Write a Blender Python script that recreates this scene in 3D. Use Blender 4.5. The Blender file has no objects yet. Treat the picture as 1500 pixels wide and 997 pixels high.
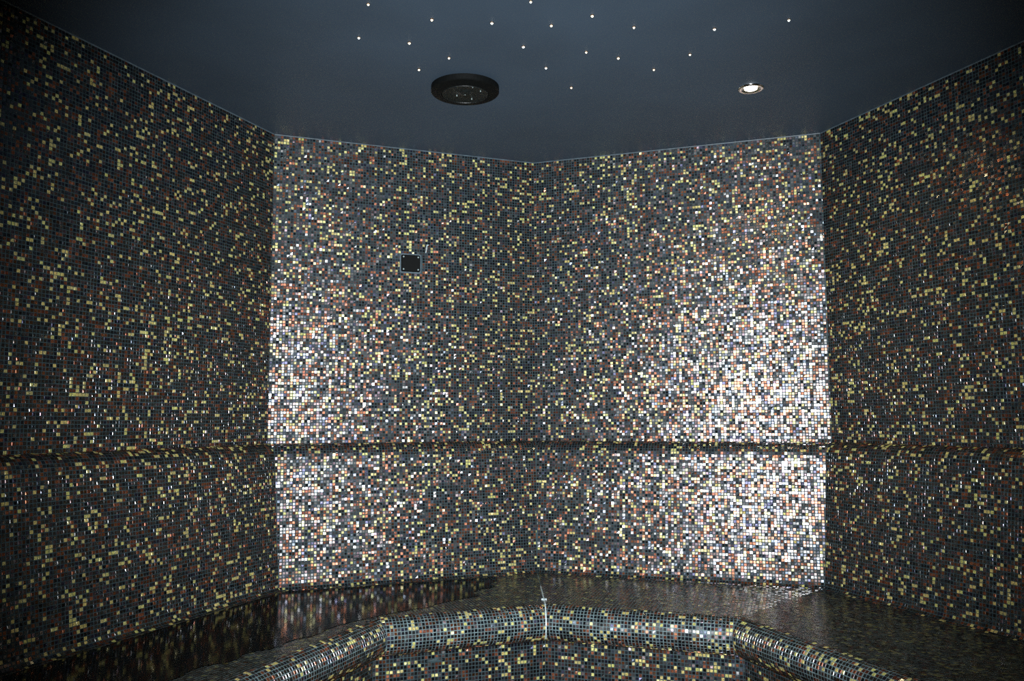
import bpy, math
import numpy as np
from mathutils import Matrix, Vector

sc = bpy.context.scene
COL = sc.collection
rng = np.random.default_rng(11)

# ------------------------------------------------------------------ camera, world, flash, exposure
CZ = 1.055                                   # lens height above the floor
F_PX = 1235.4
cam_d = bpy.data.cameras.new('camera')
cam = bpy.data.objects.new('camera', cam_d)
COL.objects.link(cam)
cam_d.sensor_width = 36.0
cam_d.lens = F_PX * 36.0 / 1500.0
cam_d.clip_start = 0.02
cam.location = (0, 0, CZ)
cam.rotation_euler = (Matrix.Rotation(math.pi / 2 + 0.0939, 3, 'X') @ Matrix.Rotation(-0.0031, 3, 'Z')).to_euler()
sc.camera = cam

w = bpy.data.worlds.new('world')
sc.world = w
w.use_nodes = True
w.node_tree.nodes['Background'].inputs[0].default_value = (0.3, 0.4, 0.5, 1)
w.node_tree.nodes['Background'].inputs[1].default_value = 0.0

# the photographer's pop-up flash, just above the lens
fl_d = bpy.data.lights.new('camera_flash', 'SPOT')
fl_d.energy = 760
fl_d.color = (0.93, 0.97, 1.0)
fl_d.spot_size = math.radians(76)
fl_d.spot_blend = 1.0
fl_d.shadow_soft_size = 0.018
fl = bpy.data.objects.new('camera_flash', fl_d)
COL.objects.link(fl)
fl.location = (0.01, 0.03, CZ + 0.10)
fl.rotation_euler = (math.pi / 2 + 0.05, 0, -0.02)

vs = sc.view_settings
vs.view_transform = 'Standard'
vs.look = 'None'
vs.gamma = 1
vs.use_curve_mapping = False
vs.exposure = 0.0
sc.cycles.use_denoising = False
sc.cycles.sample_clamp_indirect = 1.5

# ------------------------------------------------------------------ materials
def new_mat(name):
    m = bpy.data.materials.new(name)
    m.use_nodes = True
    nt = m.node_tree
    b = nt.nodes['Principled BSDF']
    return m, nt, b

def simple(name, col, rough=0.5, metal=0.0, noise=0.0, scale=40.0, emit=None, estr=0.0, bump=0.0, spec=0.5):
    m, nt, b = new_mat(name)
    b.inputs['Specular IOR Level'].default_value = spec
    b.inputs['Roughness'].default_value = rough
    b.inputs['Metallic'].default_value = metal
    geo = nt.nodes.new('ShaderNodeNewGeometry')
    n = nt.nodes.new('ShaderNodeTexNoise')
    n.inputs['Scale'].default_value = scale
    n.inputs['Detail'].default_value = 4
    nt.links.new(geo.outputs['Position'], n.inputs['Vector'])
    r = nt.nodes.new('ShaderNodeValToRGB')
    lo = [c * (1 - noise) for c in col]
    hi = [min(1, c * (1 + noise)) for c in col]
    r.color_ramp.elements[0].color = (*lo, 1)
    r.color_ramp.elements[1].color = (*hi, 1)
    r.color_ramp.elements[0].position = 0.3
    r.color_ramp.elements[1].position = 0.7
    nt.links.new(n.outputs['Fac'], r.inputs['Fac'])
    nt.links.new(r.outputs['Color'], b.inputs['Base Color'])
    if bump:
        bp = nt.nodes.new('ShaderNodeBump')
        bp.inputs['Strength'].default_value = bump
        bp.inputs['Distance'].default_value = 0.002
        nt.links.new(n.outputs['Fac'], bp.inputs['Height'])
        nt.links.new(bp.outputs['Normal'], b.inputs['Normal'])
    if emit:
        b.inputs['Emission Color'].default_value = (*emit, 1)
        b.inputs['Emission Strength'].default_value = estr
    return m

M_GROUT = simple('grout', (0.029, 0.051, 0.058), 0.7, 0, 0.35, 25.0, bump=0.4, spec=0.25)
M_SEATGROUT = simple('pale_seat_grout', (0.100, 0.150, 0.160), 0.6, 0, 0.45, 25.0, bump=0.4, spec=0.4)  # seat joints get a paler grout colour than walls, backrest and riser
M_CEIL = simple('ceiling_paint', (0.037, 0.060, 0.088), 0.6, 0, 0.10, 3.0, bump=0.05)
M_BEAD = simple('sealant', (0.07, 0.10, 0.12), 0.35, 0, 0.3, 60.0)
M_JOINT = simple('white_sealant', (0.42, 0.52, 0.54), 0.4, 0, 0.3, 150.0)
M_BLACK = simple('black_plastic', (0.0025, 0.003, 0.003), 0.6, 0, 0.2, 100.0, spec=0.1)
M_GRILLE = simple('speaker_grille', (0.006, 0.008, 0.008), 0.4, 0, 0.8, 160.0, bump=0.6, spec=0.3)
M_CHROME = simple('chrome', (0.75, 0.75, 0.73), 0.12, 1.0, 0.05)
M_SCREW = simple('screw_steel', (0.30, 0.38, 0.38), 0.35, 0.3, 0.1)
M_BRASS = simple('brass_rim', (0.55, 0.28, 0.08), 0.3, 1.0, 0.1)
M_LAMP = simple('lamp_glow', (1, 1, 1), 0.4, 0, 0, emit=(1.0, 0.90, 0.72), estr=6.0)
M_STARS = [simple('star_glow_%s' % k, (1, 1, 1), 0.3, 0, 0, emit=c, estr=s) for k, c, s in (
    ('cool', (0.88, 1.0, 0.92), 1.8), ('warm', (1.0, 0.84, 0.50), 1.8), ('amber', (1.0, 0.66, 0.25), 1.4))]

# glass mosaic: per-tile colour, metallic and roughness are face attributes of the tile itself
def mosaic_material():
    m, nt, b = new_mat('glass_mosaic')
    L = nt.links.new
    a = nt.nodes.new('ShaderNodeAttribute'); a.attribute_name = 'tile_colour'
    p = nt.nodes.new('ShaderNodeAttribute'); p.attribute_name = 'tile_finish'
    sx = nt.nodes.new('ShaderNodeSeparateXYZ')
    L(p.outputs['Vector'], sx.inputs[0])
    geo = nt.nodes.new('ShaderNodeNewGeometry')
    n1 = nt.nodes.new('ShaderNodeTexNoise')          # hand-poured glass: cloudy inside each tile
    n1.inputs['Scale'].default_value = 330
    n1.inputs['Detail'].default_value = 2
    L(geo.outputs['Position'], n1.inputs['Vector'])
    mr = nt.nodes.new('ShaderNodeMapRange')
    mr.inputs['From Min'].default_value = 0.30; mr.inputs['From Max'].default_value = 0.66
    mr.inputs['To Min'].default_value = 0.35; mr.inputs['To Max'].default_value = 1.45
    L(n1.outputs['Fac'], mr.inputs['Value'])
    mx = nt.nodes.new('ShaderNodeVectorMath'); mx.operation = 'SCALE'
    L(a.outputs['Color'], mx.inputs[0]); L(mr.outputs[0], mx.inputs['Scale'])
    L(mx.outputs[0], b.inputs['Base Color'])
    L(sx.outputs[0], b.inputs['Metallic'])
    L(sx.outputs[1], b.inputs['Roughness'])
    n2 = nt.nodes.new('ShaderNodeTexNoise')          # ripples of the glass surface
    n2.inputs['Scale'].default_value = 150
    n2.inputs['Detail'].default_value = 1
    L(geo.outputs['Position'], n2.inputs['Vector'])
    bp = nt.nodes.new('ShaderNodeBump')
    bp.inputs['Strength'].default_value = 0.5
    bp.inputs['Distance'].default_value = 0.0003
    L(n2.outputs['Fac'], bp.inputs['Height'])
    L(bp.outputs['Normal'], b.inputs['Normal'])
    io = nt.nodes.new('ShaderNodeMapRange')
    io.inputs['To Min'].default_value = 2.05; io.inputs['To Max'].default_value = 1.45
    L(sx.outputs[2], io.inputs['Value']); L(io.outputs[0], b.inputs['IOR'])
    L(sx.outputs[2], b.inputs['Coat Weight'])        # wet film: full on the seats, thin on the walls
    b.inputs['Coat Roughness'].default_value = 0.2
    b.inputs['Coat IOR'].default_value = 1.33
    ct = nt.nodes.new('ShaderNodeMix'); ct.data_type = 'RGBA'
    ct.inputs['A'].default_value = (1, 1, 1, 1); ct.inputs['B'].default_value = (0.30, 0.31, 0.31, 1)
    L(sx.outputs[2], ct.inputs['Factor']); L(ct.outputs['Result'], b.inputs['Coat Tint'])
    L(bp.outputs['Normal'], b.inputs['Coat Normal'])
    return m
M_TILE = mosaic_material()

# far, unseen walls and floor: the same mosaic as a pattern
def pattern_material():
    m, nt, b = new_mat('mosaic_pattern')
    L = nt.links.new
    geo = nt.nodes.new('ShaderNodeNewGeometry')
    v = nt.nodes.new('ShaderNodeTexVoronoi')
    v.distance = 'CHEBYCHEV'; v.inputs['Scale'].default_value = 90; v.inputs['Randomness'].default_value = 0.0
    L(geo.outputs['Position'], v.inputs['Vector'])
    r = nt.nodes.new('ShaderNodeValToRGB')
    r.color_ramp.interpolation = 'CONSTANT'
    e = r.color_ramp.elements
    e[0].color = (0.006, 0.006, 0.008, 1); e[1].position = 0.85; e[1].color = (0.33, 0.27, 0.06, 1)
    for pos, c in ((0.35, (0.012, 0.02, 0.04)), (0.5, (0.05, 0.035, 0.032)), (0.66, (0.14, 0.04, 0.018))):
        k = e.new(pos); k.color = (*c, 1)
    L(v.outputs['Color'], r.inputs['Fac'])
    L(r.outputs['Color'], b.inputs['Base Color'])
    b.inputs['Roughness'].default_value = 0.3
    return m
M_PATTERN = pattern_material()

def water_material():
    m = bpy.data.materials.new('water_film')
    m.use_nodes = True
    nt = m.node_tree
    for n in list(nt.nodes): nt.nodes.remove(n)
    L = nt.links.new
    out = nt.nodes.new('ShaderNodeOutputMaterial')
    mix = nt.nodes.new('ShaderNodeMixShader')
    tr = nt.nodes.new('ShaderNodeBsdfTransparent'); tr.inputs[0].default_value = (0.30, 0.30, 0.29, 1)
    gl = nt.nodes.new('ShaderNodeBsdfGlossy'); gl.inputs['Roughness'].default_value = 0.10
    fr = nt.nodes.new('ShaderNodeFresnel'); fr.inputs['IOR'].default_value = 1.33
    geo = nt.nodes.new('ShaderNodeNewGeometry')
    n = nt.nodes.new('ShaderNodeTexNoise'); n.inputs['Scale'].default_value = 30
    bp = nt.nodes.new('ShaderNodeBump'); bp.inputs['Strength'].default_value = 0.06; bp.inputs['Distance'].default_value = 0.004
    L(geo.outputs['Position'], n.inputs['Vector']); L(n.outputs['Fac'], bp.inputs['Height'])
    L(bp.outputs['Normal'], gl.inputs['Normal']); L(bp.outputs['Normal'], fr.inputs['Normal'])
    L(fr.outputs[0], mix.inputs[0]); L(tr.outputs[0], mix.inputs[1]); L(gl.outputs[0], mix.inputs[2])
    L(mix.outputs[0], out.inputs['Surface'])
    return m
M_WATER = water_material()

# ------------------------------------------------------------------ object helpers
def mesh_obj(name, verts, faces, mat, parent=None, smooth=False):
    me = bpy.data.meshes.new(name)
    me.from_pydata([tuple(map(float, v)) for v in verts], [], [tuple(int(i) for i in f) for f in faces])
    me.materials.append(mat)
    if smooth:
        me.shade_smooth()
    me.update()
    o = bpy.data.objects.new(name, me)
    COL.objects.link(o)
    if parent: o.parent = parent
    return o

def tag(o, label, cat, group=None):
    o['label'] = label; o['category'] = cat
    if group: o['group'] = group
    return o

def empty(name, loc=(0, 0, 0)):
    o = bpy.data.objects.new(name, None)
    COL.objects.link(o)
    o.location = loc
    o.empty_display_size = 0.05
    return o

def lathe(prof, seg=48, cap_first=False, cap_last=False):
    """prof: list of (radius, z)."""
    V, F = [], []
    for r_, z_ in prof:
        for k in range(seg):
            a = 2 * math.pi * k / seg
            V.append((r_ * math.cos(a), r_ * math.sin(a), z_))
    for i in range(len(prof) - 1):
        for k in range(seg):
            k2 = (k + 1) % seg
            F.append((i * seg + k, i * seg + k2, (i + 1) * seg + k2, (i + 1) * seg + k))
    if cap_first: F.append(tuple(reversed(range(seg))))
    if cap_last: F.append(tuple(range((len(prof) - 1) * seg, len(prof) * seg)))
    return V, F

# ------------------------------------------------------------------ plan of the room (metres, camera over the origin)
P = np.array([(-1.526, 1.636), (-0.914, 3.168), (0.096, 3.541), (1.195, 3.173), (1.788, 1.633)])
Z_CEIL = CZ + 1.100
Z_LEDGE = CZ - 0.086
Z_SEAT = CZ - 0.605
R_LEDGE = 0.053
D_BASE = 0.098
R_COVE = 0.024
D_NOSE = 0.640
R_NOSE = 0.058
D_RISER = 0.634
PITCH = 0.0111
GAP = 0.0017
TH = 0.0009

tvec, nvec, lens = [], [], []
for a, b in zip(P[:-1], P[1:]):
    d = b - a
    l = np.linalg.norm(d)
    lens.append(l); tvec.append(d / l); nvec.append(np.array([d[1], -d[0]]) / l)
mit = [nvec[0]]
for i in range(1, 4):
    n = nvec[i - 1] + nvec[i]
    n /= np.linalg.norm(n)
    mit.append(n / np.dot(n, nvec[i]))
mit.append(nvec[3])

def bounds(i, d):
    return np.dot(mit[i], tvec[i]) * d, lens[i] + np.dot(mit[i + 1], tvec[i]) * d

def world(i, t, d, z):
    t = np.asarray(t, float); d = np.asarray(d, float); z = np.asarray(z, float)
    xy = P[i] + t[..., None] * tvec[i] + d[..., None] * nvec[i]
    return np.concatenate([xy, np.broadcast_to(z[..., None], xy.shape[:-1] + (1,))], -1)

def prism(name, i, poly, mat, parent=None):
    """Solid with cross-section poly [(d, z)] along wall segment i, mitred at the corners."""
    n = len(poly)
    d = np.array([q[0] for q in poly]); z = np.array([q[1] for q in poly])
    t0, t1 = bounds(i, d)
    V = np.concatenate([world(i, t0 + 0 * d, d, z), world(i, t1 + 0 * d, d, z)])
    F = [(k, (k + 1) % n, n + (k + 1) % n, n + k) for k in range(n)]
    F += [tuple(range(n)), tuple(reversed(range(n, 2 * n)))]
    o = mesh_obj(name, V, F, mat, parent)
    import bmesh
    bm = bmesh.new(); bm.from_mesh(o.data)
    bmesh.ops.recalc_face_normals(bm, faces=bm.faces)
    bm.to_mesh(o.data); bm.free()
    return o

# a profile is a chain of straight runs and arcs, sampled by arc length -> (d, z, normal)
class Profile:
    def __init__(self): self.parts = []; self.len = 0.0
    def line(self, a, b):
        a = np.array(a, float); b = np.array(b, float); l = np.linalg.norm(b - a)
        t = (b - a) / l
        self.parts.append((self.len, l, lambda s, a=a, t=t: (a + s[:, None] * t, np.broadcast_to(np.array([-t[1], t[0]]), (len(s), 2)))))
        self.len += l; return self
    def arc(self, c, r, a0, a1, sgn=1):
        c = np.array(c, float); l = abs(a1 - a0) * r
        def f(s, c=c, r=r, a0=a0, k=(a1 - a0) / l, sgn=sgn):
            a = a0 + s * k
            u = np.stack([np.cos(a), np.sin(a)], -1)
            return c + r * u, sgn * u
        self.parts.append((self.len, l, f)); self.len += l; return self
    def at(self, s):
        s = np.asarray(s, float)
        p = np.zeros((len(s), 2)); n = np.zeros((len(s), 2))
        for j, (s0, l, f) in enumerate(self.parts):
            m = (s >= s0 - (1e9 if j == 0 else 0)) & ((s < s0 + l) if j < len(self.parts) - 1 else (s >= s0))
            if m.any():
                p[m], n[m] = f(s[m] - s0)
        return p, n

# palette of the glass: colour, metallic, roughness
def palette():
    out = []
    g = np.random.default_rng(5)
    def add(kind, base, met, ro, k, var):
        for _ in range(k):
            c = np.array(base) * g.uniform(1 - var, 1 + var) * (1 + g.normal(0, 0.08, 3))
            out.append((kind, np.clip(c, 0.001, 0.9), met, float(np.clip(ro + g.normal(0, 0.06), 0.14, 0.6))))
    add('gold', (0.54, 0.47, 0.15), 0.30, 0.33, 6, 0.3)
    add('copper', (0.19, 0.068, 0.028), 0.80, 0.35, 7, 0.65)
    add('mauve', (0.10, 0.07, 0.07), 0.88, 0.33, 5, 0.5)
    add('navy', (0.050, 0.058, 0.080), 0.94, 0.31, 5, 0.5)
    add('black', (0.0015, 0.0015, 0.002), 0.0, 0.27, 5, 0.3)
    return out
PAL = palette()
KIND_P = {'gold': 0.102, 'copper': 0.20, 'mauve': 0.15, 'navy': 0.17, 'black': 0.35}
cnt = {k: sum(1 for p in PAL if p[0] == k) for k in KIND_P}
PAL_P = np.array([KIND_P[p[0]] / cnt[p[0]] for p in PAL]); PAL_P /= PAL_P.sum()
PAL_C = np.array([[*p[1], 1.0] for p in PAL], np.float32)
PAL_F = np.array([[p[2], p[3], 0.0] for p in PAL], np.float32)

def set_tile_attrs(me, idx, per, wet=0.15):
    ca = me.attributes.new('tile_colour', 'FLOAT_COLOR', 'FACE')
    ca.data.foreach_set('color', np.repeat(PAL_C[idx], per, 0).ravel())
    fa = me.attributes.new('tile_finish', 'FLOAT_VECTOR', 'FACE')
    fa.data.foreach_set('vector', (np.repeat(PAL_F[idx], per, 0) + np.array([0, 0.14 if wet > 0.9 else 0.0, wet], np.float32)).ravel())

QUADS = np.array([(0, 1, 2, 3), (4, 5, 1, 0), (5, 6, 2, 1), (6, 7, 3, 2), (7, 4, 0, 3)])   # top, then four bevelled sides
def tile_mesh_from_arrays(name, V, idx, wet=0.15):
    n = len(V)
    me = bpy.data.meshes.new(name)
    me.vertices.add(n * 8)
    me.vertices.foreach_set('co', V.astype(np.float32).ravel())
    li = (np.arange(n)[:, None, None] * 8 + QUADS[None]).ravel().astype(np.int32)
    me.loops.add(n * 20)
    me.loops.foreach_set('vertex_index', li)
    me.polygons.add(n * 5)
    me.polygons.foreach_set('loop_start', (np.arange(n * 5) * 4).astype(np.int32))
    me.update(calc_edges=True)
    me.shade_flat()
    me.materials.append(M_TILE)
    set_tile_attrs(me, idx, 5, wet)
    return me

# shared meshes for the tiles built one by one
SINGLE = {}
def single_mesh(k, wet):
    if (k, wet) not in SINGLE:
        h = (PITCH - GAP) / 2; b = 0.0009; q = h - b
        V = np.array([[(-q, -q, TH), (q, -q, TH), (q, q, TH), (-q, q, TH), (-h, -h, -0.0002), (h, -h, -0.0002), (h, h, -0.0002), (-h, h, -0.0002)]])
        SINGLE[(k, wet)] = tile_mesh_from_arrays('tile', V, np.array([k]), wet)
    return SINGLE[(k, wet)]

CAND = {}      # thing -> list of (area, part object, matrix, palette index, key)
def cam_px(X):
    x, y, z = X[..., 0], X[..., 1], X[..., 2] - CZ
    c, s = math.cos(0.0939), math.sin(0.0939)
    fw = y * c + z * s; up = z * c - y * s
    return 750 + F_PX * x / fw, 498.5 - F_PX * up / fw

def lay_tiles(i, prof, parent, n_single, s_from=0.0, s_to=None, t_lim=None, vary=1.0, hide_below=None, skip=None, wet=0.15, th=TH):
    """Mosaic over a profile along segment i: the n_single that show largest as tile objects, the rest as one part."""
    s_to = prof.len if s_to is None else s_to
    rows = int(round((s_to - s_from) / PITCH))
    pit = (s_to - s_from) / rows
    tmin = min(0, bounds(i, 0.72)[0]); tmax = max(lens[i], bounds(i, 0.72)[1])
    if t_lim: tmin, tmax = max(tmin, t_lim[0]), min(tmax, t_lim[1])
    c0 = math.floor(tmin / PITCH) - 1; c1 = math.ceil(tmax / PITCH) + 1
    R, Cc = np.meshgrid(np.arange(rows), np.arange(c0, c1), indexing='ij')
    R = R.ravel(); Cc = Cc.ravel(); N = len(R)
    sc_ = s_from + (R + 0.5) * pit
    tc = (Cc + 0.5) * PITCH
    # hand-laid sheets: a slight wander of the joints
    wob_t = 0.0003 * np.sin(sc_ * 9.0 + i) ; wob_s = 0.0004 * np.sin(tc * 7.0 + 2 * i)
    h = (PITCH - GAP) / 2; hs = (pit - GAP) / 2; b = (np.where(rng.random(N) < 0.16, rng.uniform(0.0010, 0.0020, N), rng.uniform(0.0003, 0.0005, N)) * min(1.0, th / 0.0009))[:, None]
    jt = rng.normal(0, 0.00018, N); js = rng.normal(0, 0.00018, N)
    sg_t = np.array([-1, 1, 1, -1]); sg_s = np.array([-1, -1, 1, 1])
    big = np.where(rng.random(N) < 0.45, 0.135, 0.042) * vary
    tilt_t = rng.normal(0, 1, N) * big; tilt_s = rng.normal(0, 1, N) * big
    lift = np.clip(rng.normal(0, 0.00018, N), -0.0004, 0.0005)
    V = np.zeros((N, 8, 3)); okw = np.ones(N, bool); cut = np.zeros(N, bool)
    for lvl, (ins, hh) in enumerate(((b, th), (0.0, -0.0002))):
        T = (tc + jt + wob_t)[:, None] + sg_t * (h - ins)
        S = (sc_ + js + wob_s)[:, None] + sg_s * (hs - ins)
        S = np.clip(S, s_from + 0.0002, s_to - 0.0002)
        p, n = prof.at(S.ravel())
        p = p.reshape(N, 4, 2); n = n.reshape(N, 4, 2)
        H = np.full((N, 4), hh)
        if lvl == 0:
            H = H + lift[:, None] + tilt_t[:, None] * sg_t * h + tilt_s[:, None] * sg_s * hs
            H = np.maximum(H, 0.0002)
        p = p + n * H[..., None]
        t0, t1 = bounds(i, p[..., 0])
        g = GAP * 0.5 + ins
        t0 = np.broadcast_to(t0, T.shape); t1 = np.broadcast_to(t1, T.shape)
        Tn = np.clip(T, t0 + g, t1 - g)
        wid = np.minimum(Tn[:, 1] - Tn[:, 0], Tn[:, 2] - Tn[:, 3])
        if lvl == 1:
            okw &= (np.maximum(Tn[:, 1] - Tn[:, 0], Tn[:, 2] - Tn[:, 3]) > 0.0028)
            cut |= np.abs(Tn - T).max(1) > 1e-5
        V[:, lvl * 4:lvl * 4 + 4] = world(i, Tn, p[..., 0], p[..., 1])
    if skip is not None:
        okw &= ~skip(tc, sc_)
    idx = rng.choice(len(PAL), N, p=PAL_P)
    # now and then a tile repeats its neighbour, as sheets of mixed glass do
    rep = rng.random(N) < 0.05
    src = np.maximum(np.arange(N) - 1, 0)
    idx = np.where(rep, idx[src], idx)
    # face orientation: make the top face look away from the grout
    V = V[okw]; idx = idx[okw]; cut = cut[okw]
    sc2 = sc_[okw]
    top = V[:, :4]
    nn = np.cross(top[:, 1] - top[:, 0], top[:, 3] - top[:, 0])
    out = top.mean(1) - V[:, 4:].mean(1)
    if (np.einsum('ij,ij->i', nn, out) < 0).mean() > 0.5:
        V = V[:, [3, 2, 1, 0, 7, 6, 5, 4]]
        top = V[:, :4]
    # projected size in the photograph, to pick those that show largest
    u, v = cam_px(top)
    ar = 0.5 * ((u[:, 2] - u[:, 0]) * (v[:, 3] - v[:, 1]) - (u[:, 3] - u[:, 1]) * (v[:, 2] - v[:, 0]))
    vis = (u.min(1) > 1) & (u.max(1) < 1499) & (v.min(1) > 1) & (v.max(1) < 996) & ~cut
    nn = np.cross(top[:, 1] - top[:, 0], top[:, 3] - top[:, 0])
    facing = np.einsum('ij,ij->i', nn, np.array([0, 0, CZ]) - top.mean(1)) > 0
    score = np.where(vis & facing, np.abs(ar), 0)
    pick = np.argsort(-score)[:n_single]
    pick = pick[score[pick] > 9.0]
    mask = np.ones(len(V), bool); mask[pick] = False
    me = tile_mesh_from_arrays('mosaic_tiles', V[mask], idx[mask], wet)
    o = bpy.data.objects.new('mosaic_tiles', me)
    COL.objects.link(o); o.parent = parent
    o['kind'] = 'stuff'
    for k in pick:
        tp = V[k, :4]; bs = V[k, 4:]
        cx = bs.mean(0)
        ex = (tp[1] + tp[2] - tp[0] - tp[3]); ex /= np.linalg.norm(ex)
        ez = np.cross(tp[2] - tp[0], tp[3] - tp[1]); ez /= np.linalg.norm(ez)
        ex -= ez * np.dot(ex, ez); ex /= np.linalg.norm(ex)
        ey = np.cross(ez, ex)
        cx = cx + ez * 0.0002
        M = Matrix(((ex[0], ey[0], ez[0], cx[0]), (ex[1], ey[1], ez[1], cx[1]), (ex[2], ey[2], ez[2], cx[2]), (0, 0, 0, 1)))
        q = bpy.data.objects.new('tile', single_mesh(int(idx[k]), wet))
        COL.objects.link(q); q.parent = parent
        q.matrix_local = M
    return o

# ------------------------------------------------------------------ shell
WALLS = ['wall_left', 'wall_back_left', 'wall_back_right', 'wall_right']
SENS_W = 0.040
# where the wall sensor sits on the back-left wall (through pixel 601, 385)
def on_wall(i, px, py, d=0.0):
    u = (px - 750) / F_PX; v = (498.5 - py) / F_PX
    c, s = math.cos(0.0939), math.sin(0.0939)
    dirv = np.array([u, c - v * s, s + v * c])
    o2 = P[i] + nvec[i] * d
    k = np.dot(o2, nvec[i]) / np.dot(dirv[:2], nvec[i])
    X = dirv * k
    return np.dot(X[:2] - P[i], tvec[i]), X[2] + CZ
SENS_T, SENS_Z = on_wall(1, 601.5, 385.5)

wall_objs = []
for i, nm in enumerate(WALLS):
    o = prism(nm, i, [(0, 0), (0, Z_CEIL), (-0.10, Z_CEIL), (-0.10, 0)], M_GROUT)
    o['kind'] = 'structure'
    wall_objs.append(o)
    pr = Profile().line((0, Z_CEIL - 0.002), (0, Z_LEDGE))
    sk = None
    if i == 1:
        top = Z_CEIL - 0.002
        sk = lambda t, s, top=top: (np.abs(t - SENS_T) < SENS_W + 0.004) & (np.abs(top - s - SENS_Z) < SENS_W * 0.9 + 0.004)
    lay_tiles(i, pr, o, 300, skip=sk)

# rear of the room (behind the photographer) and the floor
def slab(name, x0, x1, y0, y1, z0, z1, mat):
    V = [(x, y, z) for z in (z0, z1) for y in (y0, y1) for x in (x0, x1)]
    F = [(0, 2, 3, 1), (4, 5, 7, 6), (0, 1, 5, 4), (2, 6, 7, 3), (0, 4, 6, 2), (1, 3, 7, 5)]
    o = mesh_obj(name, V, F, mat)
    o['kind'] = 'structure'
    return o
slab('wall_rear_left', P[0][0] - 0.10, P[0][0], -0.9, P[0][1], 0, Z_CEIL, M_PATTERN)
slab('wall_rear_right', P[4][0], P[4][0] + 0.10, -0.9, P[4][1], 0, Z_CEIL, M_PATTERN)
slab('wall_rear', P[0][0] - 0.10, P[4][0] + 0.10, -1.0, -0.9, 0, Z_CEIL, M_PATTERN)
slab('floor', P[0][0] - 0.3, P[4][0] + 0.3, -1.0, 3.8, -0.08, 0, M_PATTERN)
slab('ceiling', P[0][0] - 0.3, P[4][0] + 0.3, -1.0, 3.8, Z_CEIL, Z_CEIL + 0.08, M_CEIL)

# sealant bead where each wall meets the ceiling
for i in range(4):
    r_ = 0.0035
    poly = [(0, Z_CEIL)] + [(r_ * math.cos(a), Z_CEIL - r_ * math.sin(a)) for a in np.linspace(0, math.pi / 2, 5)]
    o = prism('trim_%d' % (i + 1), i, poly, M_BEAD)
    o['kind'] = 'structure'

# ------------------------------------------------------------------ the tiled bench with its backrest
bench = empty('steam_bench', (0.1, 2.9, 0))
tag(bench, 'long built-in steam room bench tiled in gold, copper and black glass mosaic with sloping backrest', 'bench')
bench_inv = Matrix.Translation(-Vector(bench.location))
def arcpts(c, r, a0, a1, n):
    return [(c[0] + r * math.cos(a), c[1] + r * math.sin(a)) for a in np.linspace(a0, a1, n)]

slope = np.array([D_BASE - R_LEDGE, Z_SEAT - (Z_LEDGE - R_LEDGE)])
th = math.atan2(slope[0], -slope[1])                       # lean of the backrest
# ledge nose: from straight up round to the lean's own normal
nose_c = (0.0, Z_LEDGE - R_LEDGE)
a_end = th
p_end = np.array([nose_c[0] + R_LEDGE * math.cos(a_end), nose_c[1] + R_LEDGE * math.sin(a_end)])
dirn = np.array([math.sin(th), -math.cos(th)])
# cove at the foot, tangent to lean and seat
L_full = (p_end[1] - Z_SEAT) / math.cos(th)
foot = p_end + dirn * L_full
cut_len = R_COVE * math.tan((math.pi / 2 - th) / 2)
c_start = foot - dirn * cut_len
c_cen = c_start + np.array([math.cos(th), math.sin(th)]) * R_COVE
c_a0 = math.pi + th
c_a1 = 1.5 * math.pi
D_COVE = c_cen[0]
under = [(D_NOSE, Z_SEAT - 2 * R_NOSE)]
SEGN = ['left', 'back left', 'back right', 'right']
backs, seats = [], []
for i in range(4):
    poly = [(0, Z_SEAT), (0, Z_LEDGE)] + arcpts(nose_c, R_LEDGE, math.pi / 2, a_end, 9)[1:] + [tuple(c_start)] + arcpts(c_cen, R_COVE, c_a0, c_a1, 6)[1:]
    bk = prism('backrest', i, poly, M_GROUT, bench)
    bk.matrix_parent_inverse = bench_inv
    pr = Profile().arc(nose_c, R_LEDGE, math.pi / 2, a_end).line(p_end, c_start).arc(c_cen, R_COVE, c_a0, c_a1, -1)
    lay_tiles(i, pr, bk, 300)
    backs.append(bk)
    zc = Z_SEAT - R_NOSE
    poly = [(0, Z_SEAT)] + arcpts((D_NOSE, zc), R_NOSE, math.pi / 2, -math.pi / 2, 19) + [(0, Z_SEAT - 2 * R_NOSE)]
    st = prism('seat', i, poly, M_SEATGROUT, bench)
    st.matrix_parent_inverse = bench_inv
    pr = Profile().line((D_COVE + 0.001, Z_SEAT), (D_NOSE, Z_SEAT)).arc((D_NOSE, zc), R_NOSE, math.pi / 2, -math.pi / 2)
    s_n = D_NOSE - D_COVE - 0.001
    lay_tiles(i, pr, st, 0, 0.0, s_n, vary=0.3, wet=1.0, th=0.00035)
    lay_tiles(i, pr, st, 300, s_n, pr.len, vary=1.15, wet=0.15, th=0.0008)
    seats.append(st)
    poly = [(0, 0), (0, Z_SEAT - 2 * R_NOSE), (D_RISER, Z_SEAT - 2 * R_NOSE), (D_RISER, 0)]
    rs = prism('riser', i, poly, M_GROUT, bench)
    rs.matrix_parent_inverse = bench_inv
    pr = Profile().line((D_RISER, Z_SEAT - 2 * R_NOSE - 0.004), (D_RISER, 0.004))
    lay_tiles(i, pr, rs, 120)

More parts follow.
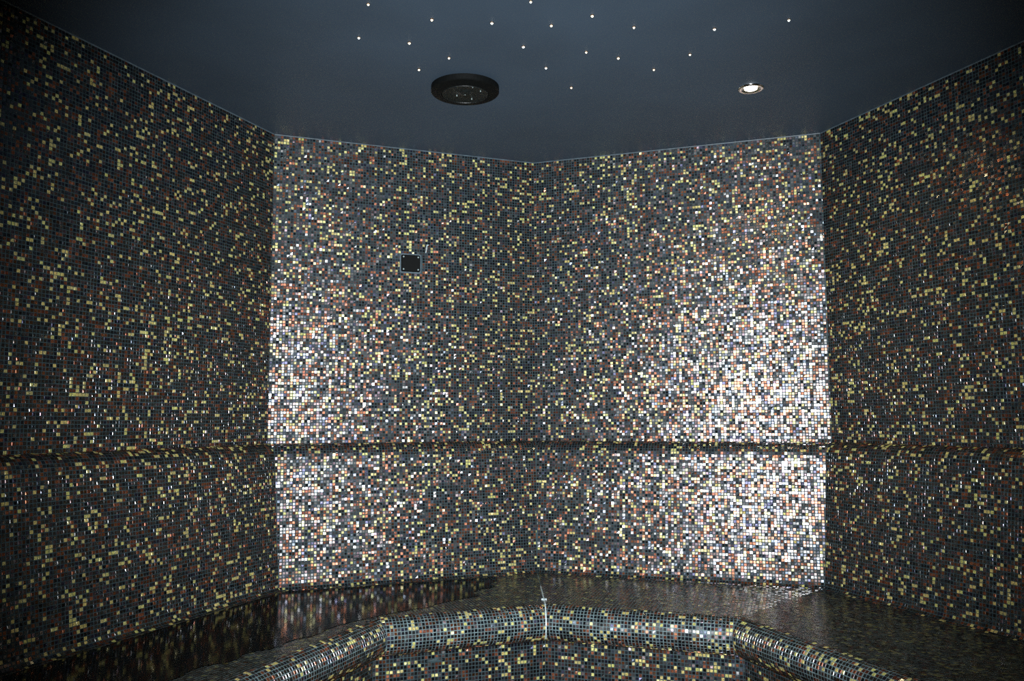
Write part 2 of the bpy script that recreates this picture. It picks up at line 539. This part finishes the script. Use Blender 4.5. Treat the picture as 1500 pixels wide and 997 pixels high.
# white sealant run down the middle corner of the seat, with a tile spacer left in it
mv = mit[2]
def on_mitre(d): return P[2] + mv * d
side = np.array([1.0, 0.0])
def ribbon(name, j, pts, wid, h, parent, mat):
    mdir = mit[j] / np.linalg.norm(mit[j])
    sd = np.array([-mdir[1], mdir[0]])
    V, F = [], []
    for k, (d, z, nd, nz) in enumerate(pts):
        c = P[j] + mit[j] * d
        up = np.array([mdir[0] * nd, mdir[1] * nd, nz])
        for s_, hh in ((-1, 0.0), (-0.6, h), (0.6, h), (1, 0.0)):
            wv = wid * (0.75 + 0.35 * math.sin(k * 1.7) ** 2)
            V.append(np.array([c[0] + sd[0] * s_ * wv, c[1] + sd[1] * s_ * wv, z]) + up * hh)
    for k in range(len(pts) - 1):
        for q in range(3):
            F.append((k * 4 + q, k * 4 + q + 1, k * 4 + q + 5, k * 4 + q + 4))
    F += [(0, 3, 2, 1), tuple(len(V) - 4 + q for q in range(4))]
    o = mesh_obj(name, V, F, mat, parent)
    return o
zc = Z_SEAT - R_NOSE
pts = [(d, Z_SEAT, 0, 1) for d in np.linspace(0.37, D_NOSE, 14)]
pts += [(D_NOSE + R_NOSE * math.cos(a), zc + R_NOSE * math.sin(a), math.cos(a), math.sin(a)) for a in np.linspace(math.pi / 2, -0.9, 14)[1:]]
jo = ribbon('corner_sealant', 2, pts, 0.0031, 0.0024, bench, M_JOINT)
jo.matrix_parent_inverse = bench_inv
jo['label'] = 'white sealant line down the middle corner of the seat'
for j in (1, 3):
    pts = [(D_NOSE + R_NOSE * math.cos(a), zc + R_NOSE * math.sin(a), math.cos(a), math.sin(a)) for a in np.linspace(1.2, -0.9, 12)]
    q = ribbon('corner_sealant', j, pts, 0.0013, 0.0014, bench, M_BEAD)
    q.matrix_parent_inverse = bench_inv
sp = on_mitre(0.585)
V, F = [], []
def boxv(x0, x1, y0, y1, z0, z1):
    k = len(V)
    V.extend([(x, y, z) for z in (z0, z1) for y in (y0, y1) for x in (x0, x1)])
    F.extend([tuple(k + q for q in f) for f in ((0, 2, 3, 1), (4, 5, 7, 6), (0, 1, 5, 4), (2, 6, 7, 3), (0, 4, 6, 2), (1, 3, 7, 5))])
boxv(sp[0] - 0.009, sp[0] + 0.009, sp[1] - 0.003, sp[1] + 0.003, Z_SEAT + 0.0005, Z_SEAT + 0.004)
boxv(sp[0] - 0.002, sp[0] + 0.002, sp[1] - 0.016, sp[1] + 0.016, Z_SEAT + 0.0005, Z_SEAT + 0.0038)
s_ = mesh_obj('tile_spacer', V, F, M_JOINT, bench); s_.matrix_parent_inverse = bench_inv
s_['label'] = 'small white cross-shaped tile spacer'

# smear of grout left over the riser tiles
t_, z_ = on_wall(1, 637, 966, D_RISER)
V = []; F = []
g = np.random.default_rng(3)
rad = [(0.017 + 0.005 * g.normal()) for _ in range(18)]
for ring, (k, hh) in enumerate(((1.0, 0.0009), (0.8, 0.0024), (0.35, 0.0034))):
    for q in range(18):
        a = 2 * math.pi * q / 18
        V.append(world(1, t_ + k * rad[q] * math.cos(a), D_RISER + hh, z_ + k * 0.62 * rad[q] * math.sin(a)))
for ring in range(2):
    for q in range(18):
        F.append((ring * 18 + q, ring * 18 + (q + 1) % 18, (ring + 1) * 18 + (q + 1) % 18, (ring + 1) * 18 + q))
F.append(tuple(range(36, 54)))
s_ = mesh_obj('grout_smear', V, F, M_GROUT, bench, True); s_.matrix_parent_inverse = bench_inv
s_['label'] = 'grey smear of grout over riser tiles'

# ------------------------------------------------------------------ water standing on the seat
def puddle():
    outline = []
    zt = Z_SEAT + TH + 0.0007
    def pt(i, t, d): return world(i, t, d, zt)
    g = np.random.default_rng(8)
    # along the backrest side from the left run, round the corner, to part-way along the back-left run
    for t in np.linspace(0.35, lens[0] - 0.03, 16):
        outline.append(pt(0, t, D_COVE + 0.012 + 0.004 * g.random()))
    for t in np.linspace(0.10, 0.86, 14):
        outline.append(pt(1, t, D_COVE + 0.010 + 0.006 * g.random()))
    ds = D_NOSE - 0.02
    for t, d in ((0.83, .22), (0.78, .26), (0.80, .32), (0.72, .35), (0.67, .40), (0.70, .45), (0.60, .48), (0.52, .52), (0.47, .57), (0.42, .57)):
        outline.append(pt(1, t, d))
    for t, d in ((1.28, .60), (1.20, .585), (1.12, .60), (1.04, .56), (0.97, .58), (0.90, .53), (0.82, .56), (0.75, .50), (0.66, .53), (0.55, .49), (0.45, .50), (0.36, .46)):
        outline.append(pt(0, t, d))
    O = np.array(outline)
    n = len(O)
    # smooth the outline
    for _ in range(1):
        Q = []
        for k in range(n):
            a, b = O[k], O[(k + 1) % n]
            Q += [0.75 * a + 0.25 * b, 0.25 * a + 0.75 * b]
        O = np.array(Q); n = len(O)
    V = list(O) + list(O - np.array([0, 0, 0.0012]))
    F = [tuple(range(n))] + [(k, k + n, (k + 1) % n + n, (k + 1) % n) for k in range(n)]
    o = mesh_obj('water_puddle', V, F, M_WATER)
    import bmesh
    bm = bmesh.new(); bm.from_mesh(o.data)
    bmesh.ops.triangulate(bm, faces=[f for f in bm.faces if len(f.verts) > 4])
    bmesh.ops.recalc_face_normals(bm, faces=bm.faces)
    if sum(f.normal.z for f in bm.faces) < 0: bmesh.ops.reverse_faces(bm, faces=bm.faces)
    bm.to_mesh(o.data); bm.free()
    tag(o, 'thin dark puddle of water standing on the mosaic bench seat', 'puddle')
puddle()

# ------------------------------------------------------------------ wall sensor on the back-left wall
def sensor():
    i = 1
    c = world(i, SENS_T, 0.0, SENS_Z)
    ex, ez, ey = np.array([*tvec[i], 0]), np.array([0, 0, 1.0]), np.array([*nvec[i], 0])
    root = empty('wall_sensor', c)
    root.rotation_euler = (0, 0, math.atan2(tvec[i][1], tvec[i][0]))
    tag(root, 'small black square sensor plate with corner screws on the mosaic wall', 'sensor')
    # local: x along wall, -y into the room, z up
    def rsq(w_, h_, r_, y, n=5):
        out = []
        for cx, cz, a0 in ((w_ - r_, h_ - r_, 0), (-w_ + r_, h_ - r_, math.pi / 2), (-w_ + r_, -h_ + r_, math.pi), (w_ - r_, -h_ + r_, 1.5 * math.pi)):
            for a in np.linspace(a0, a0 + math.pi / 2, n):
                out.append((cx + r_ * math.cos(a), y, cz + r_ * math.sin(a)))
        return out
    def stack(name, rings, mat, cap=True):
        V = [v for r_ in rings for v in r_]; n = len(rings[0]); F = []
        for k in range(len(rings) - 1):
            for q in range(n):
                F.append((k * n + q, (k + 1) * n + q, (k + 1) * n + (q + 1) % n, k * n + (q + 1) % n))
        if cap:
            F.append(tuple(reversed(range((len(rings) - 1) * n, len(rings) * n))))
            F.append(tuple(range(n)))
        o = mesh_obj(name, V, F, mat, root)
        import bmesh
        bm = bmesh.new(); bm.from_mesh(o.data); bmesh.ops.recalc_face_normals(bm, faces=bm.faces); bm.to_mesh(o.data); bm.free()
        return o
    a, b = SENS_W * 1.0, SENS_W * 0.88
    fr = stack('sealant_frame', [rsq(a + .005, b + .006, .006, 0.0), rsq(a + .003, b + .004, .006, -.003), rsq(a - .001, b - .001, .006, -.003), rsq(a - .001, b - .001, .006, 0.0)], M_BEAD, False)
    fr['label'] = 'grey sealant around the sensor plate'
    stack('plate', [rsq(a - .001, b - .001, .007, 0.0), rsq(a - .001, b - .001, .007, -.007), rsq(a - .004, b - .004, .006, -.010)], M_BLACK)
    for sx in (-1, 1):
        for sz in (-1, 1):
            V, F = lathe([(.0034, 0.0), (.0034, .0012), (.002, .0022)], 10, True, True)
            o = mesh_obj('screw', [(x + sx * (a - .010), -(.0098 + z), y + sz * (b - .010)) for x, y, z in V], [tuple(reversed(f)) for f in F], M_SCREW, root)
sensor()
# bare white scratch in the grout above the sensor
t_, z_ = on_wall(1, 625, 364)
V, F = [], []
V = [world(1, t_ + dx, 0.0016 + dn, z_ + dz) for dx, dz in ((-.004, -.017), (-.001, -.017), (.004, .014), (.009, .014), (.009, .017), (.001, .017)) for dn in (0.0, -0.0014)]
n = 6
F = [tuple(range(0, 12, 2)), tuple(reversed(range(1, 12, 2)))] + [((2 * k), (2 * k) + 1, (2 * ((k + 1) % n)) + 1, 2 * ((k + 1) % n)) for k in range(n)]
s_ = mesh_obj('bare_grout_line', V, F, M_JOINT, wall_objs[1])
s_['label'] = 'short white line of bare grout above the sensor'

# ------------------------------------------------------------------ ceiling fittings
def on_plane(px, py, z):
    u = (px - 750) / F_PX; v = (498.5 - py) / F_PX
    c, s = math.cos(0.0939), math.sin(0.0939)
    d = np.array([u, c - v * s, s + v * c])
    k = (z - CZ) / d[2]
    return d[0] * k, d[1] * k

def speaker():
    hgt = 0.027
    x, y = on_plane(682.5, 135.5, Z_CEIL - 0.0195)
    R_ = 0.1125
    root = empty('ceiling_speaker', (x, y, Z_CEIL))
    tag(root, 'round black speaker mounted on the dark ceiling', 'speaker')
    V, F = lathe([(R_ * 0.6, 0), (R_, 0), (R_, -0.017), (R_ - 0.003, -0.0195), (R_ * 0.70, -hgt), (R_ * 0.68, -hgt + 0.004), (R_ * 0.60, -hgt + 0.004)], 64)
    mesh_obj('ring', V, F, M_BLACK, root)
    V, F = lathe([(R_ * 0.685, -hgt + 0.002), (R_ * 0.67, -hgt - 0.001), (R_ * 0.64, -hgt - 0.0005), (R_ * 0.63, -hgt + 0.002)], 64)
    mesh_obj('bezel', V, F, M_GRILLE, root)
    V, F = lathe([(R_ * 0.635, -hgt + 0.001), (R_ * 0.45, -hgt + 0.004), (R_ * 0.22, -hgt + 0.006), (R_ * 0.19, -hgt + 0.003), (R_ * 0.10, -hgt + 0.0005), (0.0015, -hgt)], 48, False, True)
    mesh_obj('grille', V, F, M_GRILLE, root, True)
    for dx, dy in ((0.028, -0.061), (0.052, -0.028), (-0.028, 0.01), (0.02, 0.04), (0.0, 0.0)):
        V, F = lathe([(.0018, 0.004), (.0018, -.0005), (.0008, -.0012)], 8, True, True)
        mesh_obj('screw', [(a + dx, b + dy, -hgt + c) for a, b, c in V], [tuple(reversed(f)) for f in F], M_SCREW, root)
speaker()

def downlight():
    x, y = on_plane(1101, 129.5, Z_CEIL)
    root = empty('downlight', (x, y, Z_CEIL))
    tag(root, 'small round chrome downlight glowing warm white in the ceiling', 'downlight')
    V, F = lathe([(.0415, 0.0), (.0425, -.003), (.0395, -.0065), (.033, -.0065), (.029, -.005), (.0245, -.0015), (.021, -.0012)], 48)
    mesh_obj('trim_ring', V, F, M_CHROME, root, True)
    V, F = lathe([(.0215, -.0010), (.0205, -.0050), (.015, -.0075), (.006, -.0085), (.0005, -.0088)], 40, False, True)
    mesh_obj('lamp_lens', V, F, M_LAMP, root, True)
    ld = bpy.data.lights.new('downlight_bulb', 'SPOT')
    ld.energy = 7.5
    ld.color = (1.0, 0.76, 0.40)
    ld.spot_size = math.radians(150); ld.spot_blend = 0.8
    ld.shadow_soft_size = 0.02
    lo = bpy.data.objects.new('downlight_bulb', ld)
    COL.objects.link(lo); lo.parent = root
    lo.location = (0, 0, -0.03)
downlight()

STARS = [(541, 5, 1), (634, 28, 1), (722, 33, 0), (779, 2, 0), (809, 37, 1), (869, 23, 1), (930, 40, 1), (527, 54, 0), (601, 62, 1), (659, 84, 1),
         (615, 101, 1), (768, 68, 0), (860, 76, 1), (801, 99, 0), (907, 85, 1), (959, 102, 2), (838, 128, 2), (1048, 43, 0), (1012, 80, 1), (1157, 30, 0)]
LBL = {16: 'amber star light on its own between the black ceiling speaker and the downlight',
       9: 'pale star light directly beyond the black ceiling speaker',
       10: 'star light close beside the rim of the black ceiling speaker',
       15: 'amber star light at the edge of the cluster facing the downlight',
       19: 'star light off on its own past the downlight'}
V0, F0 = lathe([(.0046, 0.0), (.0046, -.0008), (.0036, -.0016), (.0024, -.0012)], 14)
rim_me = None
for k, (px, py, kind) in enumerate(STARS):
    x, y = on_plane(px, py, Z_CEIL)
    root = empty('star_light', (x, y, Z_CEIL))
    tag(root, LBL.get(k, 'tiny %s fibre-optic star light in the dark ceiling' % ('cool white', 'warm yellowish', 'amber')[kind]), 'star light', 'fibre-optic star lights in the ceiling')
    rr = (0.92, 1.0, 1.1)[k % 3]
    V, F = lathe([(.0050 * rr, 0.0), (.0050 * rr, -.0012), (.0042 * rr, -.0022), (.0034 * rr, -.0016)], 14)
    mesh_obj('rim', V, F, M_BRASS, root)
    V, F = lathe([(.0035 * rr, -.0012), (.0030 * rr, -.0034), (.0018 * rr, -.0050), (.0004, -.0056)], 14, False, True)
    mesh_obj('fibre_tip', V, F, M_STARS[kind], root, True)
